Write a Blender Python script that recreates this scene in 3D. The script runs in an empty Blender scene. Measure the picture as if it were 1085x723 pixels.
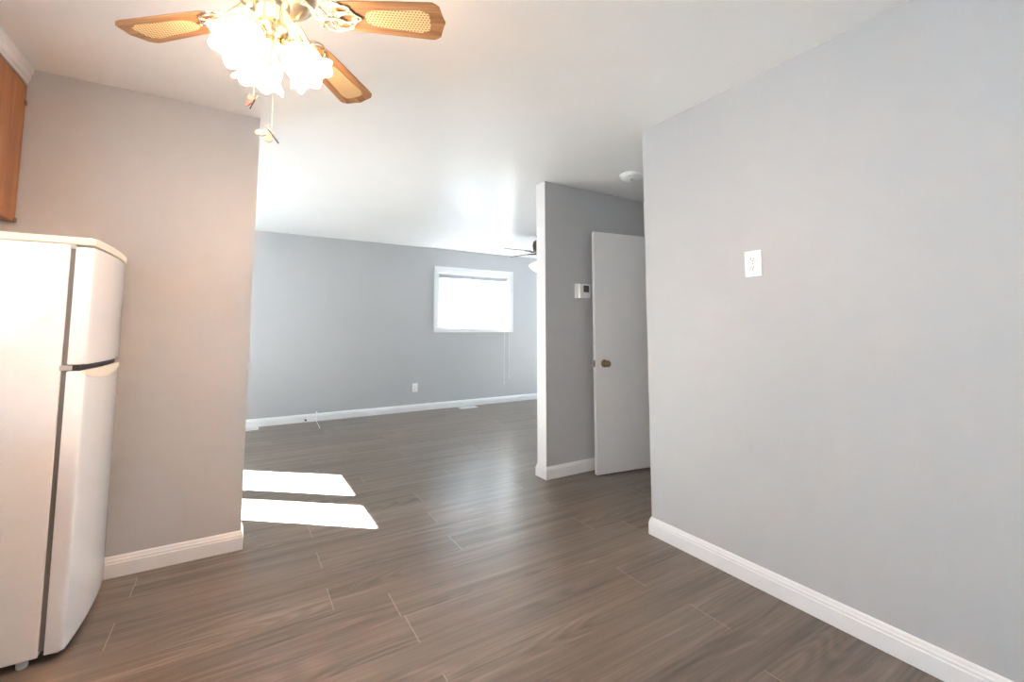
import bpy, bmesh, math, random
from mathutils import Vector, Matrix
random.seed(7)
sc = bpy.context.scene
COL = sc.collection
PI = math.pi

# ------------------------------------------------------------------ camera
cam_d = bpy.data.cameras.new('camera')
cam_d.sensor_fit = 'HORIZONTAL'; cam_d.sensor_width = 36.0
cam_d.lens = 469.1 * 36.0 / 1085.0
cam_d.shift_y = -(361.5 - 310.84) / 1085.0
cam_d.clip_start = 0.02; cam_d.clip_end = 200
cam = bpy.data.objects.new('camera', cam_d); COL.objects.link(cam)
yaw, pitch = 0.548502, 0.081197
fwd = Vector((math.sin(yaw)*math.cos(pitch), math.cos(yaw)*math.cos(pitch), math.sin(pitch)))
rt = Vector((math.cos(yaw), -math.sin(yaw), 0)); up = rt.cross(fwd)
M = Matrix((rt, up, -fwd)).transposed().to_4x4(); M.translation = Vector((0, 0, 1.19796))
cam.matrix_world = M
sc.camera = cam

# ------------------------------------------------------------------ light
SKY = 6.5; SUN = 215.0; LAMP = 24.0; BULB = 380.0
sc.view_settings.view_transform = 'Standard'; sc.view_settings.look = 'None'
sc.view_settings.exposure = 0.84; sc.view_settings.gamma = 1.0
sc.view_settings.use_curve_mapping = False
sc.cycles.max_bounces = 10; sc.cycles.diffuse_bounces = 6; sc.cycles.glossy_bounces = 5
sc.cycles.transparent_max_bounces = 12
sc.cycles.use_denoising = True
sc.cycles.sample_clamp_indirect = 150.0
w = bpy.data.worlds.new('daylight'); sc.world = w; w.use_nodes = True
bg = w.node_tree.nodes['Background']
bg.inputs[0].default_value = (0.78, 0.89, 1.0, 1); bg.inputs[1].default_value = SKY

sun_d = bpy.data.lights.new('sun', 'SUN'); sun_d.energy = SUN; sun_d.angle = 0.009
sun_d.color = (0.90, 0.96, 1.0)
sun = bpy.data.objects.new('sun', sun_d); COL.objects.link(sun)
sun.rotation_euler = Vector((2.018, -1.655, -2.1)).to_track_quat('-Z', 'Y').to_euler()

def portal(loc, direction, sx, sz):
    d = bpy.data.lights.new('window_daylight', 'AREA'); d.shape = 'RECTANGLE'; d.size = sx; d.size_y = sz
    d.cycles.is_portal = True
    o = bpy.data.objects.new('window_daylight', d); COL.objects.link(o)
    o.location = loc; o.rotation_euler = Vector(direction).to_track_quat('-Z', 'Z').to_euler()
H = 2.44
XW = -1.24                       # exterior wall, inner face
YL, XL = 2.9275, 0.047           # wall beside the fridge
YB = 6.375                       # far wall
XP, YP, YP2 = 2.135, 2.961, 3.085
XR, YR = 2.1085, 1.875
YK = -2.0                        # wall behind the camera
XE = 6.5
portal((3.2, YB + .15, 1.655), (0, -1, 0), 1.27, .89)
portal((XW - .15, 5.025, 1.5), (1, 0, 0), 1.65, 1.5)
portal((XE + .15, 4.8, 1.475), (-1, 0, 0), 2.4, 1.55)
portal((XW - .15, 0.85, 1.625), (1, 0, 0), 1.3, 1.05)
portal((XW - .15, -1.4, 1.055), (1, 0, 0), .9, 2.05)

# ------------------------------------------------------------------ materials
def mat(name, col=(.8, .8, .8), rough=.5, metal=0.0, spec=.5, emit=None, estr=0, coat=0):
    m = bpy.data.materials.new(name); m.use_nodes = True
    b = m.node_tree.nodes['Principled BSDF']
    b.inputs['Base Color'].default_value = (*col, 1)
    b.inputs['Roughness'].default_value = rough
    b.inputs['Metallic'].default_value = metal
    b.inputs['Specular IOR Level'].default_value = spec
    b.inputs['Coat Weight'].default_value = coat
    if emit:
        b.inputs['Emission Color'].default_value = (*emit, 1)
        b.inputs['Emission Strength'].default_value = estr
    return m
def N(m, t, **kw):
    n = m.node_tree.nodes.new(t)
    for k, v in kw.items(): setattr(n, k, v)
    return n
def L(m, a, b): m.node_tree.links.new(a, b)
def bsdf(m): return m.node_tree.nodes['Principled BSDF']
def math_node(m, op, a, b=None, c=None):
    n = N(m, 'ShaderNodeMath', operation=op)
    for i, v in enumerate((a, b, c)):
        if v is None: continue
        if isinstance(v, (int, float)): n.inputs[i].default_value = v
        else: L(m, v, n.inputs[i])
    return n.outputs[0]
def ramp(m, fac, stops):
    r = N(m, 'ShaderNodeValToRGB'); e = r.color_ramp.elements
    while len(e) < len(stops): e.new(.5)
    for el, (p, c) in zip(e, stops): el.position = p; el.color = (*c, 1)
    L(m, fac, r.inputs[0]); return r.outputs[0]
def bump(m, height, strength, dist=.001):
    b = N(m, 'ShaderNodeBump'); b.inputs['Strength'].default_value = strength; b.inputs['Distance'].default_value = dist
    L(m, height, b.inputs['Height']); L(m, b.outputs[0], bsdf(m).inputs['Normal'])
def noise(m, vec, scale, detail=3, rough=.5):
    n = N(m, 'ShaderNodeTexNoise'); n.inputs['Scale'].default_value = scale
    n.inputs['Detail'].default_value = detail; n.inputs['Roughness'].default_value = rough
    if vec is not None: L(m, vec, n.inputs['Vector'])
    return n.outputs['Fac']
def objvec(m, sx=1, sy=1, sz=1):
    tc = N(m, 'ShaderNodeTexCoord'); mp = N(m, 'ShaderNodeMapping')
    mp.inputs['Scale'].default_value = (sx, sy, sz); L(m, tc.outputs['Object'], mp.inputs[0]); return mp.outputs[0]

def painted(name, col, rough, spec, tex_scale, bstr):
    m = mat(name, col, rough, spec=spec)
    v = objvec(m)
    f = noise(m, v, 1.3, 2)
    L(m, ramp(m, f, [(.3, tuple(c*.985 for c in col)), (.7, tuple(min(1, c*1.015) for c in col))]), bsdf(m).inputs['Base Color'])
    bump(m, noise(m, v, tex_scale, 3), bstr, .0006)
    return m
M_WALL = painted('grey_wall_paint', (.495, .50, .512), .55, .35, 220, .12)
M_CEIL = painted('white_ceiling_paint', (.88, .88, .88), .34, .22, 160, .08)
M_TRIM = mat('white_trim_paint', (.80, .80, .81), .35)
M_DOOR = mat('white_door_paint', (.78, .77, .77), .32)
M_WHITE = mat('white_enamel', (.86, .88, .91), .12, coat=.5)
M_CREAM = mat('cream_plastic', (.84, .79, .69), .35)
M_PLASTIC = mat('white_plastic', (.88, .88, .87), .35)
M_DARK = mat('dark_rubber', (.03, .03, .032), .6)
M_GASKET = mat('grey_gasket', (.17, .165, .16), .55)
M_GREYP = mat('grey_plastic', (.42, .41, .40), .5)
M_SCREEN = mat('grey_display', (.08, .085, .085), .45)
M_BRASS = mat('polished_brass', (.78, .67, .48), .26, metal=1)
M_OLDBRASS = mat('antique_brass', (.25, .18, .11), .3, metal=1)
M_IVORY = mat('ivory_enamel', (.85, .78, .60), .3)
M_DKBRASS = mat('dark_brass', (.10, .055, .035), .4, metal=.5)
M_SLOT = mat('dark_slot', (.02, .02, .02), .8)
M_SHADE = mat('lit_frosted_glass', (.9, .88, .84), .4, emit=(1.0, .66, .44), estr=LAMP)
M_BULB = mat('lit_bulb', (.9, .88, .84), .4, emit=(1.0, .64, .43), estr=BULB)
M_SHADE2 = mat('white_frosted_glass', (.92, .92, .91), .4, emit=(1, .97, .92), estr=.7)
M_RED = mat('red_paint', (.15, .006, .005), .6)
M_PALEW = mat('pale_wood', (.42, .30, .15), .5)
M_BLACK = mat('black_paint', (.03, .025, .02), .5)
M_CHAIN = mat('pale_beads', (.62, .52, .38), .4)
M_SLAT = mat('grey_white_slats', (.62, .62, .63), .5)
M_COUNTER = mat('beige_laminate', (.50, .40, .30), .4)
M_PANEL = mat('beige_end_panel', (.62, .53, .44), .45)
M_VENT = mat('white_vent_enamel', (.86, .86, .85), .35)

def wood(name, c1, c2, c3, axis, rough=.35, k=1.0):
    m = mat(name, c2, rough)
    s = [16*k, 16*k, 16*k]; s['xyz'.index(axis)] = 1.0*k
    v = objvec(m, *s)
    f = noise(m, v, 1.6, 6, .6)
    g = noise(m, v, 7.0, 3, .6)
    h = math_node(m, 'ADD', math_node(m, 'MULTIPLY', f, .75), math_node(m, 'MULTIPLY', g, .25))
    L(m, ramp(m, h, [(.34, c1), (.5, c2), (.64, c3)]), bsdf(m).inputs['Base Color'])
    return m
M_CAB = wood('orange_oak_cabinet', (.30, .105, .03), (.42, .165, .055), (.50, .22, .085), 'z')
M_BLADE = wood('golden_oak_blade', (.17, .075, .026), (.34, .165, .065), (.45, .255, .115), 'x', .35, 1.6)
M_BLADE2 = wood('walnut_blade', (.10, .06, .045), (.16, .10, .075), (.22, .14, .10), 'x', .4)

def cane():
    m = mat('woven_cane', (.74, .57, .30), .5)
    tc = N(m, 'ShaderNodeTexCoord'); sep = N(m, 'ShaderNodeSeparateXYZ'); L(m, tc.outputs['Object'], sep.inputs[0])
    P = .0105
    def dots(ox, oy):
        x = math_node(m, 'SUBTRACT', math_node(m, 'FRACT', math_node(m, 'ADD', math_node(m, 'DIVIDE', sep.outputs[0], P), ox+50)), .5)
        y = math_node(m, 'SUBTRACT', math_node(m, 'FRACT', math_node(m, 'ADD', math_node(m, 'DIVIDE', sep.outputs[1], P*1.7), oy+50)), .5)
        y = math_node(m, 'MULTIPLY', y, 1.7)
        d = math_node(m, 'SQRT', math_node(m, 'ADD', math_node(m, 'MULTIPLY', x, x), math_node(m, 'MULTIPLY', y, y)))
        return math_node(m, 'LESS_THAN', d, .27)
    d = math_node(m, 'MAXIMUM', dots(0, 0), dots(.5, .5))
    mx = N(m, 'ShaderNodeMix', data_type='RGBA'); L(m, d, mx.inputs['Factor'])
    mx.inputs[6].default_value = (.76, .58, .31, 1); mx.inputs[7].default_value = (.30, .14, .05, 1)
    L(m, mx.outputs[2], bsdf(m).inputs['Base Color'])
    return m
M_CANE = cane()

def glass():
    m = bpy.data.materials.new('window_glass'); m.use_nodes = True
    nt = m.node_tree; nt.nodes.clear()
    out = N(m, 'ShaderNodeOutputMaterial'); mix = N(m, 'ShaderNodeMixShader')
    tr = N(m, 'ShaderNodeBsdfTransparent'); gl = N(m, 'ShaderNodeBsdfGlossy'); fr = N(m, 'ShaderNodeFresnel')
    tr.inputs[0].default_value = (.96, .98, .97, 1); gl.inputs['Roughness'].default_value = .02; ge = N(m, 'ShaderNodeNewGeometry')
    L(m, math_node(m, 'MULTIPLY_ADD', ge.outputs['Backfacing'], 1/1.45-1.45, 1.45), fr.inputs[0])
    L(m, fr.outputs[0], mix.inputs[0]); L(m, tr.outputs[0], mix.inputs[1]); L(m, gl.outputs[0], mix.inputs[2]); L(m, mix.outputs[0], out.inputs[0])
    return m
M_GLASS = glass()

def floor_mat():
    m = mat('brown_oak_laminate', (.15, .1, .08), .30, spec=.45)
    uv = N(m, 'ShaderNodeUVMap', uv_map='plank'); rn = N(m, 'ShaderNodeVertexColor', layer_name='plank_tone')
    sep = N(m, 'ShaderNodeSeparateXYZ'); L(m, uv.outputs[0], sep.inputs[0])
    rs = N(m, 'ShaderNodeSeparateColor'); L(m, rn.outputs[0], rs.inputs[0])
    r1, r2 = rs.outputs[0], rs.outputs[1]
    u, v = sep.outputs[0], sep.outputs[1]
    def vec(su, sv):
        c = N(m, 'ShaderNodeCombineXYZ')
        L(m, math_node(m, 'ADD', math_node(m, 'MULTIPLY', u, su), math_node(m, 'MULTIPLY', r1, 61.0)), c.inputs[0])
        L(m, math_node(m, 'ADD', math_node(m, 'MULTIPLY', v, sv), math_node(m, 'MULTIPLY', r2, 43.0)), c.inputs[1])
        return c.outputs[0]
    broad = noise(m, vec(.9, 17), 1.0, 4, .6)
    fine = noise(m, vec(1.8, 85), 1.0, 5, .65)
    warp = noise(m, vec(.8, 5.5), 1.0, 1, .4)
    rings = math_node(m, 'SINE', math_node(m, 'MULTIPLY', warp, 110.0))
    rings = math_node(m, 'MULTIPLY_ADD', rings, .5, .5)
    mask = noise(m, vec(1.3, 4), .8, 1)
    mask = math_node(m, 'MULTIPLY', math_node(m, 'SUBTRACT', mask, .50), 1.6)
    mask = math_node(m, 'MINIMUM', math_node(m, 'MAXIMUM', mask, 0), .10)
    h = math_node(m, 'ADD', math_node(m, 'MULTIPLY', broad, .58), math_node(m, 'MULTIPLY', fine, .40))
    h = math_node(m, 'ADD', h, math_node(m, 'MULTIPLY', mask, math_node(m, 'SUBTRACT', rings, .5)))
    h = math_node(m, 'ADD', h, math_node(m, 'MULTIPLY', math_node(m, 'SUBTRACT', r2, .5), .09))
    colr = ramp(m, h, [(.30, (.080, .060, .046)), (.45, (.153, .119, .094)), (.59, (.213, .169, .136)), (.74, (.315, .26, .212))])
    # joint lines
    e1 = math_node(m, 'LESS_THAN', u, .0035)
    e2 = math_node(m, 'LESS_THAN', v, .0018)
    e = math_node(m, 'MAXIMUM', math_node(m, 'MULTIPLY', e1, .75), math_node(m, 'MULTIPLY', e2, .22))
    mx = N(m, 'ShaderNodeMix', data_type='RGBA'); L(m, e, mx.inputs['Factor']); L(m, colr, mx.inputs[6])
    mx.inputs[7].default_value = (.40, .33, .26, 1)
    L(m, mx.outputs[2], bsdf(m).inputs['Base Color'])
    L(m, math_node(m, 'MULTIPLY_ADD', fine, .12, .25), bsdf(m).inputs['Roughness'])
    bump(m, fine, .10, .0006)
    return m
M_FLOOR = floor_mat()

# ------------------------------------------------------------------ mesh helpers
def obj(name, bm, m, parent=None, smooth=None):
    bmesh.ops.recalc_face_normals(bm, faces=bm.faces)
    me = bpy.data.meshes.new(name); bm.to_mesh(me); bm.free()
    for mm in (m if isinstance(m, (list, tuple)) else [m]): me.materials.append(mm)
    if smooth is not None:
        me.shade_smooth(); me.set_sharp_from_angle(angle=math.radians(smooth))
    o = bpy.data.objects.new(name, me); COL.objects.link(o)
    if parent: o.parent = parent
    return o
def tag(o, label=None, cat=None, group=None, kind=None):
    for k, v in (('label', label), ('category', cat), ('group', group), ('kind', kind)):
        if v: o[k] = v
    return o
def empty(name, loc, rz=0):
    o = bpy.data.objects.new(name, None); COL.objects.link(o); o.empty_display_size = .05
    o.location = loc; o.rotation_euler = (0, 0, rz); return o
def box(bm, x0, x1, y0, y1, z0, z1, bev=0, seg=2, mi=0):
    r = bmesh.ops.create_cube(bm, size=1)
    vs = r['verts']
    for v in vs:
        v.co = Vector((x0 + (v.co.x+.5)*(x1-x0), y0 + (v.co.y+.5)*(y1-y0), z0 + (v.co.z+.5)*(z1-z0)))
    fs = list({f for v in vs for f in v.link_faces})
    for f in fs: f.material_index = mi
    if bev:
        bmesh.ops.bevel(bm, geom=list({e for v in vs for e in v.link_edges}), offset=bev, segments=seg, affect='EDGES', profile=.5)
    return bm
def B(*a, **k): return box(bmesh.new(), *a, **k)
def lathe(bm, prof, seg=32, mtx=None, ruffle=None):
    rings = []
    for i, (r, z) in enumerate(prof):
        ring = []
        for k in range(seg):
            a = 2*PI*k/seg; rr, zz = r, z
            if ruffle: rr, zz = ruffle(i, r, z, a)
            p = Vector((rr*math.cos(a), rr*math.sin(a), zz))
            ring.append(bm.verts.new(mtx @ p if mtx else p))
        rings.append(ring)
    for a, b in zip(rings, rings[1:]):
        for k in range(seg):
            bm.faces.new((a[k], a[(k+1) % seg], b[(k+1) % seg], b[k]))
    if prof[0][0] > 1e-4: bm.faces.new(rings[0][::-1])
    if prof[-1][0] > 1e-4: bm.faces.new(rings[-1])
    bmesh.ops.remove_doubles(bm, verts=[v for r in rings for v in r], dist=1e-5)
    return bm
def tube(bm, pts, r, seg=8, rads=None):
    pts = [Vector(p) for p in pts]; rings = []
    ref = Vector((0, 0, 1))
    for i, p in enumerate(pts):
        t = (pts[min(i+1, len(pts)-1)] - pts[max(i-1, 0)]).normalized()
        rf = ref if abs(t.dot(ref)) < .95 else Vector((1, 0, 0))
        a = t.cross(rf).normalized(); b = a.cross(t)
        rr = rads[i] if rads else r
        rings.append([bm.verts.new(p + rr*(math.cos(2*PI*k/seg)*a + math.sin(2*PI*k/seg)*b)) for k in range(seg)])
    for A, C in zip(rings, rings[1:]):
        for k in range(seg): bm.faces.new((A[k], A[(k+1) % seg], C[(k+1) % seg], C[k]))
    bm.faces.new(rings[0][::-1]); bm.faces.new(rings[-1]); return bm
def prism(bm, poly, z0, z1, mtx=None, bev=0):
    n = len(poly)
    T = (lambda p: mtx @ Vector(p)) if mtx else Vector
    a = [bm.verts.new(T((x, y, z0))) for x, y in poly]; b = [bm.verts.new(T((x, y, z1))) for x, y in poly]
    fs = [bm.faces.new(a[::-1]), bm.faces.new(b)]
    for i in range(n): fs.append(bm.faces.new((a[i], a[(i+1) % n], b[(i+1) % n], b[i])))
    if bev: bmesh.ops.bevel(bm, geom=list(fs[0].edges)+list(fs[1].edges), offset=bev, segments=2, affect='EDGES', profile=.5)
    return bm
def plate_with_holes(bm, axis, at, thick, a0, a1, z0, z1, holes):
    """A wall slab normal to axis ('x' or 'y') with rectangular holes, cut into bands."""
    xs = sorted({a0, a1, *[h[0] for h in holes], *[h[1] for h in holes]})
    zs = sorted({z0, z1, *[h[2] for h in holes], *[h[3] for h in holes]})
    V = {}
    def vert(a, z, s):
        k = (a, z, s)
        if k not in V:
            d = at + s*thick
            V[k] = bm.verts.new((d, a, z) if axis == 'x' else (a, d, z))
        return V[k]
    def solid(i, j):
        if not (0 <= i < len(xs)-1 and 0 <= j < len(zs)-1): return False
        ca, cz = (xs[i]+xs[i+1])/2, (zs[j]+zs[j+1])/2
        return not any(h[0] < ca < h[1] and h[2] < cz < h[3] for h in holes)
    for i in range(len(xs)-1):
        for j in range(len(zs)-1):
            if not solid(i, j): continue
            q = ((xs[i], zs[j]), (xs[i+1], zs[j]), (xs[i+1], zs[j+1]), (xs[i], zs[j+1]))
            bm.faces.new([vert(a, z, 0) for a, z in q]); bm.faces.new([vert(a, z, 1) for a, z in q][::-1])
            for di, dj, e in ((-1, 0, (0, 3)), (1, 0, (1, 2)), (0, -1, (0, 1)), (0, 1, (3, 2))):
                if not solid(i+di, j+dj):
                    p, r = q[e[0]], q[e[1]]
                    bm.faces.new((vert(*p, 0), vert(*r, 0), vert(*r, 1), vert(*p, 1)))
    return bm
BASEPROF = [(0, .0015), (.014, .0015), (.014, .066), (.0115, .070), (.0115, .079), (.0085, .084), (.006, .094), (.002, .1), (0, .1)]
def baseboard(name, path, side, label, prof=BASEPROF):
    """profile swept along a 2D path; side +1 = to the left of travel"""
    bm = bmesh.new(); n = len(path); P = [Vector(p) for p in path]; rings = []
    def nrm(a, b):
        d = (b-a).normalized(); return Vector((-d.y, d.x))*side
    for i in range(n):
        if i == 0: m_ = nrm(P[0], P[1])
        elif i == n-1: m_ = nrm(P[-2], P[-1])
        else:
            a, b = nrm(P[i-1], P[i]), nrm(P[i], P[i+1]); m_ = (a+b)/(1+a.dot(b))
        rings.append([bm.verts.new((P[i].x+m_.x*t, P[i].y+m_.y*t, z)) for t, z in prof])
    k = len(prof)
    for A, C in zip(rings, rings[1:]):
        for j in range(k): bm.faces.new((A[j], A[(j+1) % k], C[(j+1) % k], C[j]))
    bm.faces.new(rings[0]); bm.faces.new(rings[-1][::-1])
    o = obj(name, bm, M_TRIM); tag(o, label, 'baseboard', kind='structure'); return o
def struct(name, bm, m, label, cat):
    return tag(obj(name, bm, m), label, cat, kind='structure')

# ------------------------------------------------------------------ room shell
def build_floor():
    bm = bmesh.new(); uvl = bm.loops.layers.uv.new('plank'); cl = bm.loops.layers.float_color.new('plank_tone')
    PW, PL, Y0 = .191, 1.47, 1.337
    known = {-3: 1.624, -1: 1.725, 1: 1.665, 2: .636, 4: 1.86, 5: 1.08, 6: .398, 7: 1.094, 8: .401, 10: 2.06, 14: .60, 16: .60, 18: 1.39, 20: 1.39, 22: .9}
    x0, x1, y0, y1 = XW, XE, YK, YB
    def face(xa, xb, ya, yb, uo, vo, r):
        vs = [bm.verts.new((x, y, 0)) for x, y in ((xa, ya), (xb, ya), (xb, yb), (xa, yb))]
        f = bm.faces.new(vs)
        for lp in f.loops:
            lp[uvl].uv = (lp.vert.co.x-uo, lp.vert.co.y-vo); lp[cl] = (r[0], r[1], r[2], 1)
    k = int(math.floor((y0-Y0)/PW))
    rnd = random.Random(3)
    while Y0+k*PW < y1:
        ya, yb = max(y0, Y0+k*PW), min(y1, Y0+(k+1)*PW)
        off = known.get(k, None)
        if off is None: off = rnd.uniform(0, PL)
        s = off - PL*math.ceil((off-x0)/PL)
        while s < x1:
            xa, xb = max(x0, s), min(x1, s+PL)
            if xb-xa > 1e-4: face(xa, xb, ya, yb, s, Y0+k*PW, (rnd.random(), rnd.random(), rnd.random()))
            s += PL
        k += 1
    box(bm, x0-.14, x1+.14, y0-.14, y1+.14, -.15, -.002)
    return struct('floor', bm, M_FLOOR, 'brown oak laminate plank floor across the whole room', 'floor')
build_floor()
struct('ceiling', B(XW-.14, XE+.14, YK-.14, YB+.14, H, H+.12), M_CEIL, 'smooth white painted ceiling', 'ceiling')
WB = (2.562, 3.838, 1.212, 2.098)
struct('wall_back', plate_with_holes(bmesh.new(), 'y', YB, .14, XW-.14, XE+.14, 0, H, [WB]), M_WALL, 'far grey wall with the small white window', 'wall')
struct('wall_outer', plate_with_holes(bmesh.new(), 'x', XW-.14, .14, YK, YB, 0, H, [(4.2, 5.85, .75, 2.25), (.2, 1.5, 1.1, 2.15), (-1.85, -.95, .03, 2.08)]), M_WALL, 'grey outer wall hidden behind the fridge side, with windows', 'wall')
struct('wall_left', B(XW, XL, YL, YL+.123, 0, H), M_WALL, 'grey wall end behind the white fridge at left', 'wall')
struct('wall_middle', B(XP, XE, YP, YP2, 0, H), M_WALL, 'grey partition wall with the thermostat beside the open door', 'wall')
struct('wall_right', B(XR, XR+.12, YK, YR, 0, H), M_WALL, 'large light grey wall at right with one outlet', 'wall')
struct('wall_hall_side', B(XR+.12, 3.32, YR-.12, YR, 0, H), M_WALL, 'grey hallway wall behind the corner of the right wall', 'wall')
struct('wall_hall_end', plate_with_holes(bmesh.new(), 'x', 3.32, .12, .5, YP, 0, H, [(1.955, 2.715, 0, 2.045)]), M_WALL, 'grey hallway end wall with a doorway', 'wall')
struct('wall_room_end', B(4.9, 5.0, .5, YP, 0, H), M_WALL, 'grey wall of the small room past the hallway', 'wall')
struct('wall_room_side', B(3.44, 4.9, .5, .6, 0, H), M_WALL, 'grey side wall of the small room past the hallway', 'wall')
struct('wall_living_end', plate_with_holes(bmesh.new(), 'x', XE, .14, YP, YB, 0, H, [(3.6, 6.0, .7, 2.25)]), M_WALL, 'grey end wall of the far living area', 'wall')
struct('wall_behind', B(XW-.14, XR+.12, YK-.14, YK, 0, H), M_WALL, 'grey wall behind the viewpoint', 'wall')

baseboard('baseboard_left', [(XW, YL), (XL, YL), (XL, YL+.123), (XW, YL+.123)], -1, 'white baseboard along the wall beside the fridge')
baseboard('baseboard_back', [(XW, YB), (XE, YB)], -1, 'white baseboard along the far grey wall')
baseboard('baseboard_middle', [(3.318, YP), (XP, YP), (XP, YP2), (XE, YP2)], 1, 'white baseboard wrapping the partition wall end')
baseboard('baseboard_right', [(XR, YK), (XR, YR), (3.318, YR)], 1, 'white baseboard along the large right wall')

# white corner bead on the end of the partition
struct('trim_1', B(XP-.004, XP, YP, YP2, .1, H), M_TRIM, 'white painted end face of the partition wall', 'trim')

# hallway doorway casing
bm = bmesh.new()
box(bm, 3.300, 3.32, 1.895, 1.955, 0, 2.105, .004); box(bm, 3.300, 3.32, 2.715, 2.775, 0, 2.105, .004); box(bm, 3.300, 3.32, 1.955, 2.715, 2.045, 2.105, .004)
struct('trim_2', bm, M_TRIM, 'white casing round the hallway doorway', 'trim')

# unseen roof slab added to keep the sun out of the kitchen windows
struct('sun_block_roof', B(-3.7, XW-.141, -3.2, 4.3, 2.38, 2.44), M_TRIM, 'unseen roof slab added to block sun from the kitchen windows', 'sun blocker')

# wall and ground added outside the far window to dim its reflections
M_BACKDROP = painted('grey_backdrop', (.22, .25, .29), .8, .2, 30, .1)
struct('wall_added_outside', B(-6, 14, 11, 11.2, -.6, 6), M_BACKDROP, 'grey wall added outside the far window to dim its reflections', 'wall')
struct('ground_added_outside', B(-6, 14, YB+.15, 11, -.7, -.6), M_BACKDROP, 'grey ground added outside the far window to dim ceiling reflections', 'ground')

# ------------------------------------------------------------------ windows
def framed(bm, axis, at, th, a0, a1, z0, z1, wd, bev=.004):
    for q in ((a0, a1, z1-wd, z1), (a0, a1, z0, z0+wd), (a0, a0+wd, z0+wd, z1-wd), (a1-wd, a1, z0+wd, z1-wd)):
        if axis == 'y': box(bm, q[0], q[1], at, at+th, q[2], q[3], bev)
        else: box(bm, at, at+th, q[0], q[1], q[2], q[3], bev)
    return bm
def build_back_window():
    root = empty('window_1', (3.2, YB, 1.15)); inv = Matrix.Translation((-3.2, -YB, -1.15))
    tag(root, 'small white framed sliding window in the far grey wall', 'window', kind='structure')
    def add(n, bm, m, p=root):
        bmesh.ops.transform(bm, matrix=inv, verts=bm.verts); return obj(n, bm, m, p)
    bm = framed(bmesh.new(), 'y', YB-.018, .018, 2.495, 3.905, 1.148, 2.165, .066)
    framed(bm, 'y', YB-.026, .008, 2.495, 3.905, 1.148, 2.165, .018, .002)
    add('window_casing', bm, M_TRIM)
    add('window_jamb', framed(bmesh.new(), 'y', YB, .13, 2.562, 3.838, 1.212, 2.098, .012, 0), M_TRIM)
    fr = add('window_frame', framed(bmesh.new(), 'y', YB+.07, .05, 2.574, 3.826, 1.224, 2.086, .022), M_TRIM)
    for a, b, y in ((2.596, 3.205, YB+.075), (3.165, 3.804, YB+.098)):
        s = add('sash', framed(bmesh.new(), 'y', y, .02, a, b, 1.246, 2.064, .026), M_TRIM)
        add('pane', B(a+.026, b-.026, y+.008, y+.012, 1.272, 2.038), M_GLASS, s)
build_back_window()
def build_side_window(name, label, at, a0, a1, z0, z1, frame_holes, wall_a, wall_z, axis='x', outw=-1):
    root = tag(empty(name, (at, (a0+a1)/2, z0) if axis == 'x' else ((a0+a1)/2, at, z0)), label, 'window', kind='structure')
    inv = Matrix.Translation(-Vector(root.location))
    def add(n, bm, m, p=root):
        bmesh.ops.transform(bm, matrix=inv, verts=bm.verts); return obj(n, bm, m, p)
    f = add('window_frame', plate_with_holes(bmesh.new(), axis, at, .03*outw, wall_a[0]+.001, wall_a[1]-.001, wall_z[0]+.001, wall_z[1]-.001, frame_holes), M_TRIM)
    for h in frame_holes:
        if axis == 'x': add('pane', B(at+.013*outw, at+.017*outw, h[0], h[1], h[2], h[3]), M_GLASS)
        else: add('pane', B(h[0], h[1], at+.013*outw, at+.017*outw, h[2], h[3]), M_GLASS)
build_side_window('window_2', 'white framed double window out of view that lets the sun in', XW, 4.2, 5.85, .75, 2.25,
    [(4.43, 4.855, .86, 2.1), (5.045, 5.60, .86, 2.1)], (4.2, 5.85), (.75, 2.25))
build_side_window('fill_window_end', 'wide white framed window out of view, added for daylight in the living area', XE, 3.6, 6.0, .7, 2.25,  # unseen window added to bring more daylight onto the far wall
    [(3.66, 4.77, .76, 2.19), (4.83, 5.94, .76, 2.19)], (3.6, 6.0), (.7, 2.25), 'x', 1)
build_side_window('window_3', 'white framed kitchen window above the counter', XW, .2, 1.5, 1.1, 2.15,
    [(.25, .825, 1.15, 2.10), (.875, 1.45, 1.15, 2.10)], (.2, 1.5), (1.1, 2.15))
build_side_window('fill_window_kitchen', 'white framed glass patio door out of view, added for kitchen daylight', XW, -1.85, -.95, .03, 2.08,  # unseen glass door added to light the lower part of the right wall
    [(-1.79, -1.01, .09, 2.02)], (-1.85, -.95), (.03, 2.08))

def build_blind():
    root = tag(empty('window_blind', (3.2, YB-.0, 2.03)), 'white window blind drawn up at the top of the far window', 'blind')
    inv = Matrix.Translation(-Vector(root.location))
    def add(n, bm, m, p=root):
        bmesh.ops.transform(bm, matrix=inv, verts=bm.verts); return obj(n, bm, m, p)
    add('headrail', B(2.58, 3.82, YB+.012, YB+.05, 2.05, 2.084, .003), M_PLASTIC)
    bm = bmesh.new()
    for k in range(7): box(bm, 2.59, 3.81, YB+.016, YB+.046, 2.008+k*.006, 2.0105+k*.006)
    add('slat_stack', bm, M_SLAT)
    add('bottom_rail', B(2.59, 3.81, YB+.016, YB+.046, 1.994, 2.005, .002), M_SLAT)
    for x, zb in ((3.735, .33), (3.828, .42)):
        c = add('pull_cord', tube(bmesh.new(), [(x, YB+.008, 2.06), (x, YB-.03, 2.02), (x, YB-.034, 1.2), (x, YB-.02, 1.1), (x, YB-.012, zb)], .0025, 6), M_PLASTIC)
        add('tassel', lathe(bmesh.new(), [(.002, 0), (.006, -.006), (.005, -.03), (0, -.032)], 10, Matrix.Translation((x, YB-.012, zb))), M_PLASTIC, c)
build_blind()

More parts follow.
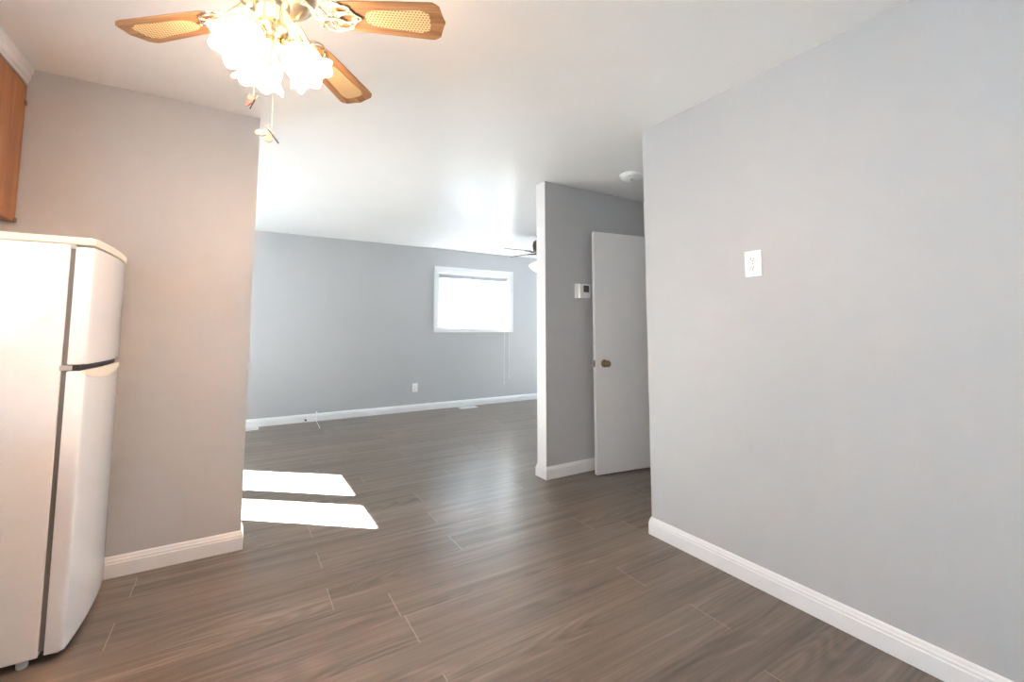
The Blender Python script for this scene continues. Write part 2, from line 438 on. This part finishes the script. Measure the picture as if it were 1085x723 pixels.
# ------------------------------------------------------------------ refrigerator
def build_fridge():
    yA, yB_, yc = 2.305, 2.872, (2.305+2.872)/2
    root = tag(empty('refrigerator', (-.88, yc, 0)), 'white two-door refrigerator standing beside the grey wall at left', 'refrigerator')
    inv = Matrix.Translation(-Vector(root.location))
    def add(n, bm, m, p=root, smooth=None):
        bmesh.ops.transform(bm, matrix=inv, verts=bm.verts); return obj(n, bm, m, p, smooth)
    def front_poly(xb, xf, bow, r=.014, ya=yA, yb=yB_, seg=5):
        pts = [(xb, ya)]
        n = 14
        # rounded near corner
        for k in range(seg+1):
            a = -PI/2 + (PI/2)*k/seg
            pts.append((xf-r+r*math.cos(a), ya+r+r*math.sin(a)))
        for k in range(1, n):
            t = k/n; y = ya+r+(yb-ya-2*r)*t
            pts.append((xf+bow*(1-(2*t-1)**2), y))
        for k in range(seg+1):
            a = (PI/2)*k/seg
            pts.append((xf-r+r*math.cos(a), yb-r+r*math.sin(a)))
        pts.append((xb, yb)); return pts
    add('body', B(-1.2, -.567, yA, yB_, .032, 1.522, .004), M_WHITE)
    add('top_cap', prism(bmesh.new(), front_poly(-1.2, -.497, .012), 1.523, 1.551, bev=.004), M_CREAM, smooth=40)
    add('gasket', B(-.567, -.551, yA+.008, yB_-.008, .05, 1.522), M_GASKET)
    add('top_hinge', B(-.575, -.551, yA+.001, yA+.06, 1.506, 1.5225, .002), M_GREYP)
    add('middle_hinge', B(-.572, -.535, yA-.0005, yA+.06, 1.043, 1.062, .002), M_GREYP)
    d1 = add('freezer_door', prism(bmesh.new(), front_poly(-.551, -.5, .013), 1.064, 1.514, bev=.005), M_WHITE, smooth=40)
    d2 = add('fridge_door', prism(bmesh.new(), front_poly(-.551, -.5, .013), .034, 1.040, bev=.005), M_WHITE, smooth=40)
    # cream grip trim at the top of the lower door, its lower edge sagging in the middle
    bm = bmesh.new(); poly = front_poly(-.549, -.4985, .0135)[:-1][1:]
    top = [bm.verts.new((x, y, 1.0415)) for x, y in poly]; bot = []
    for x, y in poly:
        t = (y-yA)/(yB_-yA); bot.append(bm.verts.new((x, y, 1.026-.030*(1-(2*t-1)**2))))
    for i in range(len(poly)-1): bm.faces.new((bot[i], bot[i+1], top[i+1], top[i]))
    back_t = [bm.verts.new((x-.012, y, 1.0415)) for x, y in poly]; back_b = [bm.verts.new((x-.012, y, v.co.z)) for (x, y), v in zip(poly, bot)]
    for i in range(len(poly)-1):
        bm.faces.new((top[i], top[i+1], back_t[i+1], back_t[i])); bm.faces.new((bot[i], back_b[i], back_b[i+1], bot[i+1]))
    add('grip_trim', bm, M_CREAM, d2, 40)
    add('grip_recess', prism(bmesh.new(), front_poly(-.549, -.515, .012), 1.0425, 1.0625), M_DARK, d1)
    for x, y in ((-.612, yA+.03), (-1.15, yA+.03), (-.612, yB_-.03), (-1.15, yB_-.03)):
        add('foot', lathe(bmesh.new(), [(.014, .0), (.016, .004), (.016, .02), (.010, .024), (.010, .033)], 16, Matrix.Translation((x, y, 0))), M_PLASTIC, smooth=40)
    add('kick_plate', B(-.60, -.57, yA+.05, yB_-.05, .012, .032), M_DARK)
build_fridge()

# ------------------------------------------------------------------ wall cabinet over the fridge
def build_cabinet(y0, y1, name, label):
    root = tag(empty(name, (XW, (y0+y1)/2, 1.70)), label, 'cabinet')
    inv = Matrix.Translation(-Vector(root.location))
    def add(n, bm, m, p=root, smooth=None):
        bmesh.ops.transform(bm, matrix=inv, verts=bm.verts); return obj(n, bm, m, p, smooth)
    add('body', B(XW+.001, -.932, y0, y1, 1.695, 2.372, .002), M_CAB)
    ym = (y0+y1)/2
    for a, b in ((y0+.004, ym-.002), (ym+.002, y1-.004)):
        bm = bmesh.new()
        box(bm, -.931, -.912, a, b, 1.692, 2.352, .006)
        d = add('cabinet_door', bm, M_CAB)
        he = b if a > ym else a
        for z in (1.70, 2.262):
            s = -1 if a > ym else 1
            bh = bmesh.new(); box(bh, -.9125, -.907, *sorted((he, he+s*.022)), z-.010, z+.012, .002)
            add('hinge', bh, M_OLDBRASS, d)
    # crown moulding
    bm = bmesh.new(); prof = [(-.934, 2.360), (-.911, 2.360), (-.910, 2.376), (-.906, 2.381), (-.903, 2.408), (-.897, 2.416), (-.896, 2.4395), (-.934, 2.4395)]
    a = [bm.verts.new((x, y0, z)) for x, z in prof]; b = [bm.verts.new((x, y1, z)) for x, z in prof]
    n = len(prof)
    for i in range(n): bm.faces.new((a[i], a[(i+1) % n], b[(i+1) % n], b[i]))
    bm.faces.new(a); bm.faces.new(b[::-1])
    add('crown_moulding', bm, M_TRIM)
build_cabinet(2.2, 2.926, 'wall_cabinet', 'orange oak wall cabinet with white crown above the fridge')

# kitchen counter run beside the fridge, left of the frame
def build_counter():
    y0, y1 = -.30, 2.08
    root = tag(empty('base_cabinet', (XW, (y0+y1)/2, 0)), 'beige laminate base cabinet run left of the view under the kitchen window', 'cabinet')
    inv = Matrix.Translation(-Vector(root.location))
    def add(n, bm, m, p=root):
        bmesh.ops.transform(bm, matrix=inv, verts=bm.verts); return obj(n, bm, m, p)
    add('body', B(XW+.002, -.71, y0, y1-.02, .09, .87, .002), M_PANEL)
    add('kick_plate', B(XW+.002, -.76, y0, y1-.02, 0, .09), M_DARK)
    n = 4; step = (y1-.02-y0)/n
    for k in range(n):
        a, b = y0+k*step+.004, y0+(k+1)*step-.004
        d = add('cabinet_door', B(-.71, -.691, a, b, .1, .70, .004), M_CAB)
        add('drawer', B(-.71, -.691, a, b, .71, .86, .004), M_CAB)
    w_ = tag(obj('countertop', B(XW+.002, -.67, y0, y1, .871, .91, .006), M_COUNTER), 'beige laminate countertop left of the view on the base cabinets', 'countertop')
build_counter()

# ------------------------------------------------------------------ hallway door
def build_door():
    d = Vector((.99, -.139, 0)).normalized()
    root = tag(empty('door_1', (2.527, 2.803, 0)), 'white flush interior door standing open in front of the partition wall', 'door', kind='structure')
    root.rotation_euler = (0, 0, math.atan2(d.y, d.x))
    W = .76
    obj('door_slab', B(0, W, 0, .035, .012, 2.027, .002), M_DOOR, root)
    z = .912; ox = .086
    for s in (-1, 1):
        mt = Matrix.Translation((ox, 0 if s < 0 else .035, z)) @ Matrix.Rotation(PI/2*(1 if s < 0 else -1), 4, 'X')
        rs = obj('rosette', lathe(bmesh.new(), [(.033, 0), (.033, .004), (.028, .009), (.014, .012), (.012, .02)], 28, mt), M_OLDBRASS, root, 40)
        obj('knob', lathe(bmesh.new(), [(.011, .019), (.012, .030), (.020, .036), (.0265, .046), (.027, .054), (.022, .063), (.012, .067), (.010, .0655), (0, .0655)], 28, mt), M_OLDBRASS, rs, 40)
    obj('latch_plate', B(-.0012, .001, .006, .029, z-.028, z+.028), M_OLDBRASS, root)
    obj('latch_bolt', B(-.010, 0, .011, .024, z-.009, z+.009, .002), M_OLDBRASS, root)
    for z in (.25, 1.05, 1.8):
        obj('hinge', lathe(bmesh.new(), [(.006, -.045), (.006, .045)], 12, Matrix.Translation((W+.004, .031, z))), M_OLDBRASS, root, 40)
build_door()

# ------------------------------------------------------------------ wall and floor fittings
def outlet(name, loc, rz, w_, h_, label):
    root = tag(empty(name, loc, rz), label, 'outlet', 'duplex wall outlets')        # local: plate faces -Y
    obj('plate', B(-w_/2, w_/2, -.006, 0, -h_/2, h_/2, .0025), M_PLASTIC, root, 40)
    for s in (1, -1):
        zc = s*h_*.165
        pts = [(.017*math.cos(a)*(1 if abs(math.cos(a)) < .9 else 1), zc+.0145*max(-.85, min(.85, math.sin(a)))) for a in [2*PI*k/24 for k in range(24)]]
        mt = Matrix.Rotation(PI/2, 4, 'X')
        r = obj('socket', prism(bmesh.new(), pts, .0055, .0085, mt), M_PLASTIC, root)
        bm = bmesh.new()
        box(bm, -.0075, -.0055, -.0092, -.008, zc-.002, zc+.007); box(bm, .0050, .0070, -.0092, -.008, zc-.002, zc+.006)
        lathe(bm, [(.0026, .008), (.0026, .0092)], 10, Matrix.Translation((0, 0, zc-.0075)) @ mt)
        obj('slots', bm, M_SLOT, r)
    obj('screw', lathe(bmesh.new(), [(.003, .005), (.003, .0075)], 10, Matrix.Rotation(PI/2, 4, 'X')), M_GREYP, root)
    return root
outlet('wall_outlet', (XR, 1.2055, 1.5145), -PI/2, .081, .127, 'white duplex outlet on the large right wall')
outlet('wall_outlet', (2.222, YB, .342), 0, .082, .126, 'small white outlet low on the far wall')

def thermostat():
    root = tag(empty('thermostat', (2.522, YP, 1.527)), 'white square thermostat with dark display beside the door edge', 'thermostat')
    obj('back_plate', B(-.080, .080, -.008, 0, -.064, .064, .003), M_PLASTIC, root)
    obj('cover', B(-.045, .078, -.030, -.007, -.060, .060, .006), M_PLASTIC, root)
    obj('display', B(-.006, .056, -.0315, -.0295, -.010, .050, .001), M_SCREEN, root)
    for k in range(3): obj('button', B(-.002+k*.02, .012+k*.02, -.0325, -.0295, -.040, -.030, .001), M_PLASTIC, root)
thermostat()

def detector():
    root = tag(empty('smoke_detector', (2.64, 2.47, H)), 'round white smoke detector on the ceiling near the right wall corner', 'smoke detector')
    obj('base', lathe(bmesh.new(), [(.094, 0), (.094, -.008), (.088, -.011)], 40), M_PLASTIC, root, 40)
    obj('cover', lathe(bmesh.new(), [(.086, -.010), (.084, -.022), (.072, -.032), (.045, -.036), (0, -.037)], 40), M_PLASTIC, root, 40)
    obj('test_button', lathe(bmesh.new(), [(.012, -.035), (.012, -.039), (0, -.040)], 20), M_GREYP, root, 40)
detector()

def register(x0, x1, y0, y1, label):
    root = tag(empty('floor_vent', ((x0+x1)/2, (y0+y1)/2, 0)), label, 'vent', 'white floor vents')
    w_, d_ = (x1-x0)/2, (y1-y0)/2
    bm = bmesh.new()
    box(bm, -w_, w_, -d_, -d_+.016, 0, .006); box(bm, -w_, w_, d_-.016, d_, 0, .006)
    box(bm, -w_, -w_+.018, -d_+.016, d_-.016, 0, .006); box(bm, w_-.018, w_, -d_+.016, d_-.016, 0, .006)
    obj('frame', bm, M_VENT, root)
    obj('duct_opening', B(-w_+.018, w_-.018, -d_+.016, d_-.016, 0.0004, .0012), M_SLOT, root)
    n = 14
    bm = bmesh.new()
    for k in range(n):
        x = -w_+.018 + (2*w_-.036)*(k+.5)/n
        box(bm, x-.0065, x+.0065, -d_+.016, d_-.016, .002, .0055)
    box(bm, -w_+.018, w_-.018, -.006, .006, .002, .006)
    obj('louvre', bm, M_VENT, root)
register(2.885, 3.165, 6.175, 6.315, 'white floor vent under the far window')
register(-.07, .235, 6.20, 6.345, 'white floor vent at the wall corner near the cable')

def cable():
    bm = bmesh.new()
    pts = [(.895, 6.362, .115), (.893, 6.345, .105), (.890, 6.338, .05), (.890, 6.325, .012), (.888, 6.27, .005), (.882, 6.1, .004), (.872, 5.95, .004), (.860, 5.82, .006)]
    tube(bm, pts, .0042, 8)
    o = obj('cable', bm, M_PLASTIC, None, 60); tag(o, 'short white cable lying on the floor by the far baseboard', 'cable')
    t = obj('cable_plug', tube(bmesh.new(), [(.860, 5.82, .006), (.857, 5.795, .006)], .006, 10), M_GREYP, o)
    j = obj('cable_clip', B(.887, .903, 6.357, 6.3745, .108, .124, .003), M_PLASTIC, o)
    k = tag(obj('door_stop', lathe(bmesh.new(), [(.012, 0), (.012, .004), (.005, .006), (.005, .03), (.009, .032), (.009, .042), (0, .043)], 14, Matrix.Translation((.765, 6.361, .03)) @ Matrix.Rotation(PI/2, 4, 'X')), M_DARK, None, 40),
            'tiny dark stopper on the far baseboard left of the cable', 'door stop')
cable()

# ------------------------------------------------------------------ ceiling fans
def blade_outline(r0, r1, w0, w1):
    pts = []
    up_ = [(r0, .30*w0), (r0+.012, .40*w0), (r0+.03, .47*w0), (r0+.06, .5*w0)]
    ln = r1-r0
    up_ += [(r0+ln*.5, .5*(w0+w1)/2), (r1-.050, .5*w1), (r1-.036, .5*w1), (r1-.026, .46*w1), (r1-.016, .40*w1), (r1-.013, .30*w1), (r1-.008, .16*w1), (r1, 0.012*w1)]
    pts = up_ + [(x, -y) for x, y in reversed(up_)]
    return pts
def leaf(cx, cy, lx, ly, z, ang=0, n=26):
    out = []
    for k in range(n+1):
        t = 2*PI*k/n
        x = lx*math.cos(t); y = ly*math.sin(t)*(1-.35*math.cos(t))
        out.append((cx + x*math.cos(ang)-y*math.sin(ang), cy + x*math.sin(ang)+y*math.cos(ang), z))
    return out
def butterfly(bm_w, bm_b, s, fold=.45):
    """wings in the XZ plane of the local frame, body along Z"""
    for sd in (-1, 1):
        up_ = [(0, .1), (.25, .55), (.7, .85), (1.0, .8), (1.02, .45), (.75, .12), (.25, 0)]
        lo = [(0, -.02), (.3, 0), (.7, -.08), (.8, -.4), (.6, -.75), (.35, -.7), (.1, -.3)]
        rot = Matrix.Rotation(fold*sd, 4, 'Z')
        for poly in (up_, lo):
            a = [bm_w.verts.new(rot @ Vector((sd*x*s, -.0016, z*s))) for x, z in poly]
            b = [bm_w.verts.new(rot @ Vector((sd*x*s, .0016, z*s))) for x, z in poly]
            n = len(poly); bm_w.faces.new(a); bm_w.faces.new(b[::-1])
            for i in range(n): bm_w.faces.new((a[i], a[(i+1) % n], b[(i+1) % n], b[i])).material_index = 1
    tube(bm_b, [(0, 0, -.6*s), (0, 0, -.2*s), (0, 0, .2*s), (0, 0, .5*s)], .002, 8, [.0015, .003, .0035, .002])
    for sd in (-1, 1): tube(bm_b, [(0, 0, .5*s), (sd*.15*s, -.001, .9*s), (sd*.3*s, -.001, 1.0*s)], .0007, 5)

def build_fan(name, label, loc, blade_angles, light_angles, R, zb, style):
    """loc: point on the ceiling; z below is negative"""
    root = tag(empty(name, loc), label, 'ceiling fan', 'ceiling fans with three lights')
    metal = M_BRASS if style == 'brass' else M_DKBRASS
    zb = zb-H
    obj('canopy', lathe(bmesh.new(), [(.085, 0), (.085, -.012), (.078, -.03), (.06, -.05), (.055, -.065)], 36), metal, root, 40)
    mo = obj('motor_housing', lathe(bmesh.new(), [(.055, -.062), (.10, -.075), (.122, -.095), (.125, -.12), (.125, -.185), (.118, -.208), (.095, -.223), (.07, -.232), (.05, -.236)], 40), metal, root, 40)
    bm = bmesh.new()
    for k in range(20):
        mt = Matrix.Rotation(2*PI*k/20, 4, 'Z'); b0 = len(bm.verts)
        box(bm, .118, .1275, -.010, .010, -.158, -.127); bm.verts.ensure_lookup_table()
        bmesh.ops.transform(bm, matrix=mt, verts=bm.verts[b0:])
    obj('vent_slot_ring', bm, M_DKBRASS, mo)
    zs = -.235
    obj('switch_housing', lathe(bmesh.new(), [(.046, zs), (.049, zs-.006), (.046, zs-.014), (.0435, zs-.02), (.0435, zs-.072), (.047, zs-.079), (.049, zs-.088), (.04, zs-.1)], 36), metal, root, 40)
    if style == 'brass':
        bm = bmesh.new()
        for k in range(6):
            a0, a1 = 2*PI*k/6+.12, 2*PI*(k+1)/6-.12
            pts = [(.0455*math.cos(a0+(a1-a0)*j/6), .0455*math.sin(a0+(a1-a0)*j/6)) for j in range(7)] + [(.042*math.cos(a1-(a1-a0)*j/6), .042*math.sin(a1-(a1-a0)*j/6)) for j in range(7)]
            prism(bm, pts, zs-.066, zs-.026)
        obj('ivory_panel_ring', bm, M_IVORY, root)
    zf = zs-.1
    obj('light_fitter', lathe(bmesh.new(), [(.040, zf+.001), (.036, zf-.008), (.028, zf-.014), (.034, zf-.026), (.036, zf-.036), (.028, zf-.05), (.016, zf-.058), (.012, zf-.066), (.015, zf-.072), (.010, zf-.082), (.004, zf-.088), (.006, zf-.094), (0, zf-.099)], 32), metal, root, 40)
    # arms and shades
    for a in light_angles:
        ca, sa = math.cos(a), math.sin(a)
        ax = Vector((ca*.62, sa*.62, -.78)).normalized()
        neck = Vector((ca*.046, sa*.046, zf-.018))
        arm = obj('light_arm', tube(bmesh.new(), [(ca*.024, sa*.024, zf-.034), (ca*.032, sa*.032, zf-.020), (ca*.040, sa*.040, zf-.012), tuple(neck)], .007, 10), metal, root, 40)
        q = ax.to_track_quat('Z', 'Y').to_matrix().to_4x4(); mt = Matrix.Translation(neck) @ q
        obj('socket_cup', lathe(bmesh.new(), [(.012, -.012), (.022, -.006), (.027, .006), (.029, .018), (.026, .019)], 24, mt), metal, arm, 40)
        prof = [(.021, .012), (.026, .016), (.031, .024), (.046, .040), (.058, .058), (.063, .078), (.062, .098), (.061, .112), (.066, .124), (.075, .136), (.079, .141)]
        prof = [(.88*r, .84*z) for r, z in prof]
        if style == 'brass':
            def ruf(i, r, z, t):
                k = max(0, (z-.071)/.047); return r*(1+.075*k*k*math.sin(7*t)+.015*math.sin(7*t)), z+.006*k*k*math.sin(7*t+.8)
        else:
            prof = [(.016, .012), (.024, .016), (.034, .03), (.050, .06), (.066, .095), (.076, .125)]; ruf = None
        bm = lathe(bmesh.new(), prof, 64, mt, ruf)
        f = max(bm.faces, key=lambda f: len(f.verts)); 
        big = [f for f in bm.faces if len(f.verts) > 8]; 
        for f in big:
            if (f.calc_center_median()-neck).length > .05: bm.faces.remove(f)
        s = obj('glass_shade', bm, M_SHADE if style == 'brass' else M_SHADE2, root, 60)
        sm = s.modifiers.new('thickness', 'SOLIDIFY'); sm.thickness = .003
        if style == 'brass':
            obj('bulb', lathe(bmesh.new(), [(.010, .016), (.012, .03), (.022, .055), (.025, .070), (.020, .084), (0, .092)], 20, mt), M_BULB, s, 40)
    # blades
    for a, R in zip(blade_angles, R):
        br = empty('blade_arm', (0, 0, 0)); 
        bpy.data.objects.remove(br)
        mt0 = Matrix.Rotation(a, 4, 'Z')
        bm = bmesh.new()
        zi = zb-.006-0.0
        # bar from the motor to the blade, ribbed shell and leaf loops
        tube(bm, [(.085, 0, -.222), (.11, 0, -.232), (.135, 0, zi-.010), (.17, 0, zi-.006), (.205, 0, zi-.003)], .007, 8)
        for k in range(-4, 5):
            t = k*.17
            tube(bm, [(.100, .004*k, -.226), (.100+.052*math.cos(t), .052*math.sin(t)*1.1, zi-.010), (.100+.062*math.cos(t), .062*math.sin(t)*1.1, zi-.004)], .0028, 6)
        tube(bm, [(.100+.064*math.cos(k*.17), .064*math.sin(k*.17)*1.1, zi-.004) for k in range(-4, 5)], .0035, 6)
        tilt = Matrix.Translation((0, 0, zb)) @ Matrix.Rotation(math.radians(-9), 4, 'X') @ Matrix.Translation((0, 0, -zb))
        b2 = bmesh.new()
        for (cx, cy, lx, ly, an) in ((.205, .026, .034, .017, .30), (.205, -.026, .034, .017, -.30), (.228, 0, .040, .018, 0), (.20, 0, .055, .052, 0)):
            tube(b2, leaf(cx, cy, lx, ly, zi-.001, an), .0035, 6)
        for x, y in ((.20, .02), (.20, -.02), (.245, 0)):
            lathe(b2, [(.006, zi-.006), (.007, zi-.002), (.007, zi+.002)], 10, Matrix.Translation((x, y, 0)))
        bmesh.ops.transform(b2, matrix=tilt, verts=b2.verts)
        me = bpy.data.meshes.new('tmp'); b2.to_mesh(me); b2.free(); bm.from_mesh(me); bpy.data.meshes.remove(me)
        iron = obj('blade_iron', bm, metal, root, 50); iron.rotation_euler = (0, 0, a)
        r0 = .185
        bm = prism(bmesh.new(), blade_outline(r0, R, .112, .140), zb-.003, zb+.003, bev=.0012)
        bmesh.ops.transform(bm, matrix=tilt, verts=bm.verts)
        bl = obj('blade', bm, M_BLADE if style == 'brass' else M_BLADE2, root); bl.rotation_euler = (0, 0, a)
        if style == 'brass':
            c0, c1 = r0+.095, R-.048; h0, h1 = .030, .043
            poly = [(c0, 0), (c0+.006, h0*.6), (c0+.028, h0), (c1-.030, h1), (c1-.004, h1*.75), (c1, h1*.45), (c1, -h1*.45), (c1-.004, -h1*.75), (c1-.030, -h1), (c0+.028, -h0), (c0+.006, -h0*.6)]
            bm = prism(bmesh.new(), poly, zb-.0042, zb-.0028); bmesh.ops.transform(bm, matrix=tilt, verts=bm.verts)
            obj('cane_panel', bm, M_CANE, bl)
    return root
FAN = (.043, 1.497)
fan = build_fan('ceiling_fan', 'brass ceiling fan with oak and cane blades and lit tulip shades',
    (FAN[0], FAN[1], H), [math.radians(a) for a in (137.2, 50.0, -25.5, 266, 201)], [math.radians(a) for a in (-13, 102, 218)], [.55, .562, .532, .55, .55], 2.185, 'brass')
def pull(x, y, ztop, zend, wing, body, s, rot, fold, drop):
    x -= FAN[0]; y -= FAN[1]; bm = bmesh.new()
    n = int((ztop-zend)/.005)
    for k in range(n):
        z = ztop-H-.005*k
        lathe(bm, [(.0, .0018), (.0012, .001), (.0012, -.001), (0, -.0018)], 6, Matrix.Translation((x, y, z)))
    tube(bm, [(x, y, ztop-H), (x, y, zend-H)], .0006, 5)
    ch = obj('pull_chain', bm, M_CHAIN, fan)
    bw, bb = bmesh.new(), bmesh.new(); butterfly(bw, bb, s, fold)
    mt = Matrix.Translation((x, y, zend-H-drop*s)) @ rot
    for b in (bw, bb): bmesh.ops.transform(b, matrix=mt, verts=b.verts)
    w_ = obj('butterfly_pull', bw, [wing, body], ch); obj('butterfly_body', bb, body, w_)
    return w_
a = pull((.004), 1.470, 2.14, 1.884, M_RED, M_BLACK, .026, Matrix.Rotation(.35, 4, 'Y') @ Matrix.Rotation(.5, 4, 'Z'), 1.15, .6)
a['label'] = 'red butterfly chain pull'
a = pull(.0525, 1.436, 2.14, 1.780, M_PALEW, M_BLACK, .034, Matrix.Rotation(.55, 4, 'Z') @ Matrix.Rotation(-.25, 4, 'Y') @ Matrix.Rotation(-.65, 4, 'X'), .75, .3)
a['label'] = 'pale wooden butterfly chain pull'
build_fan('ceiling_fan', 'dark bladed ceiling fan with white glass shades, half hidden behind the partition',
    (3.36, 4.73, H), [math.radians(a) for a in (176, 104, 32, -40, 248)], [math.radians(a) for a in (165, 285, 45)], [.56]*5, 2.215, 'dark')
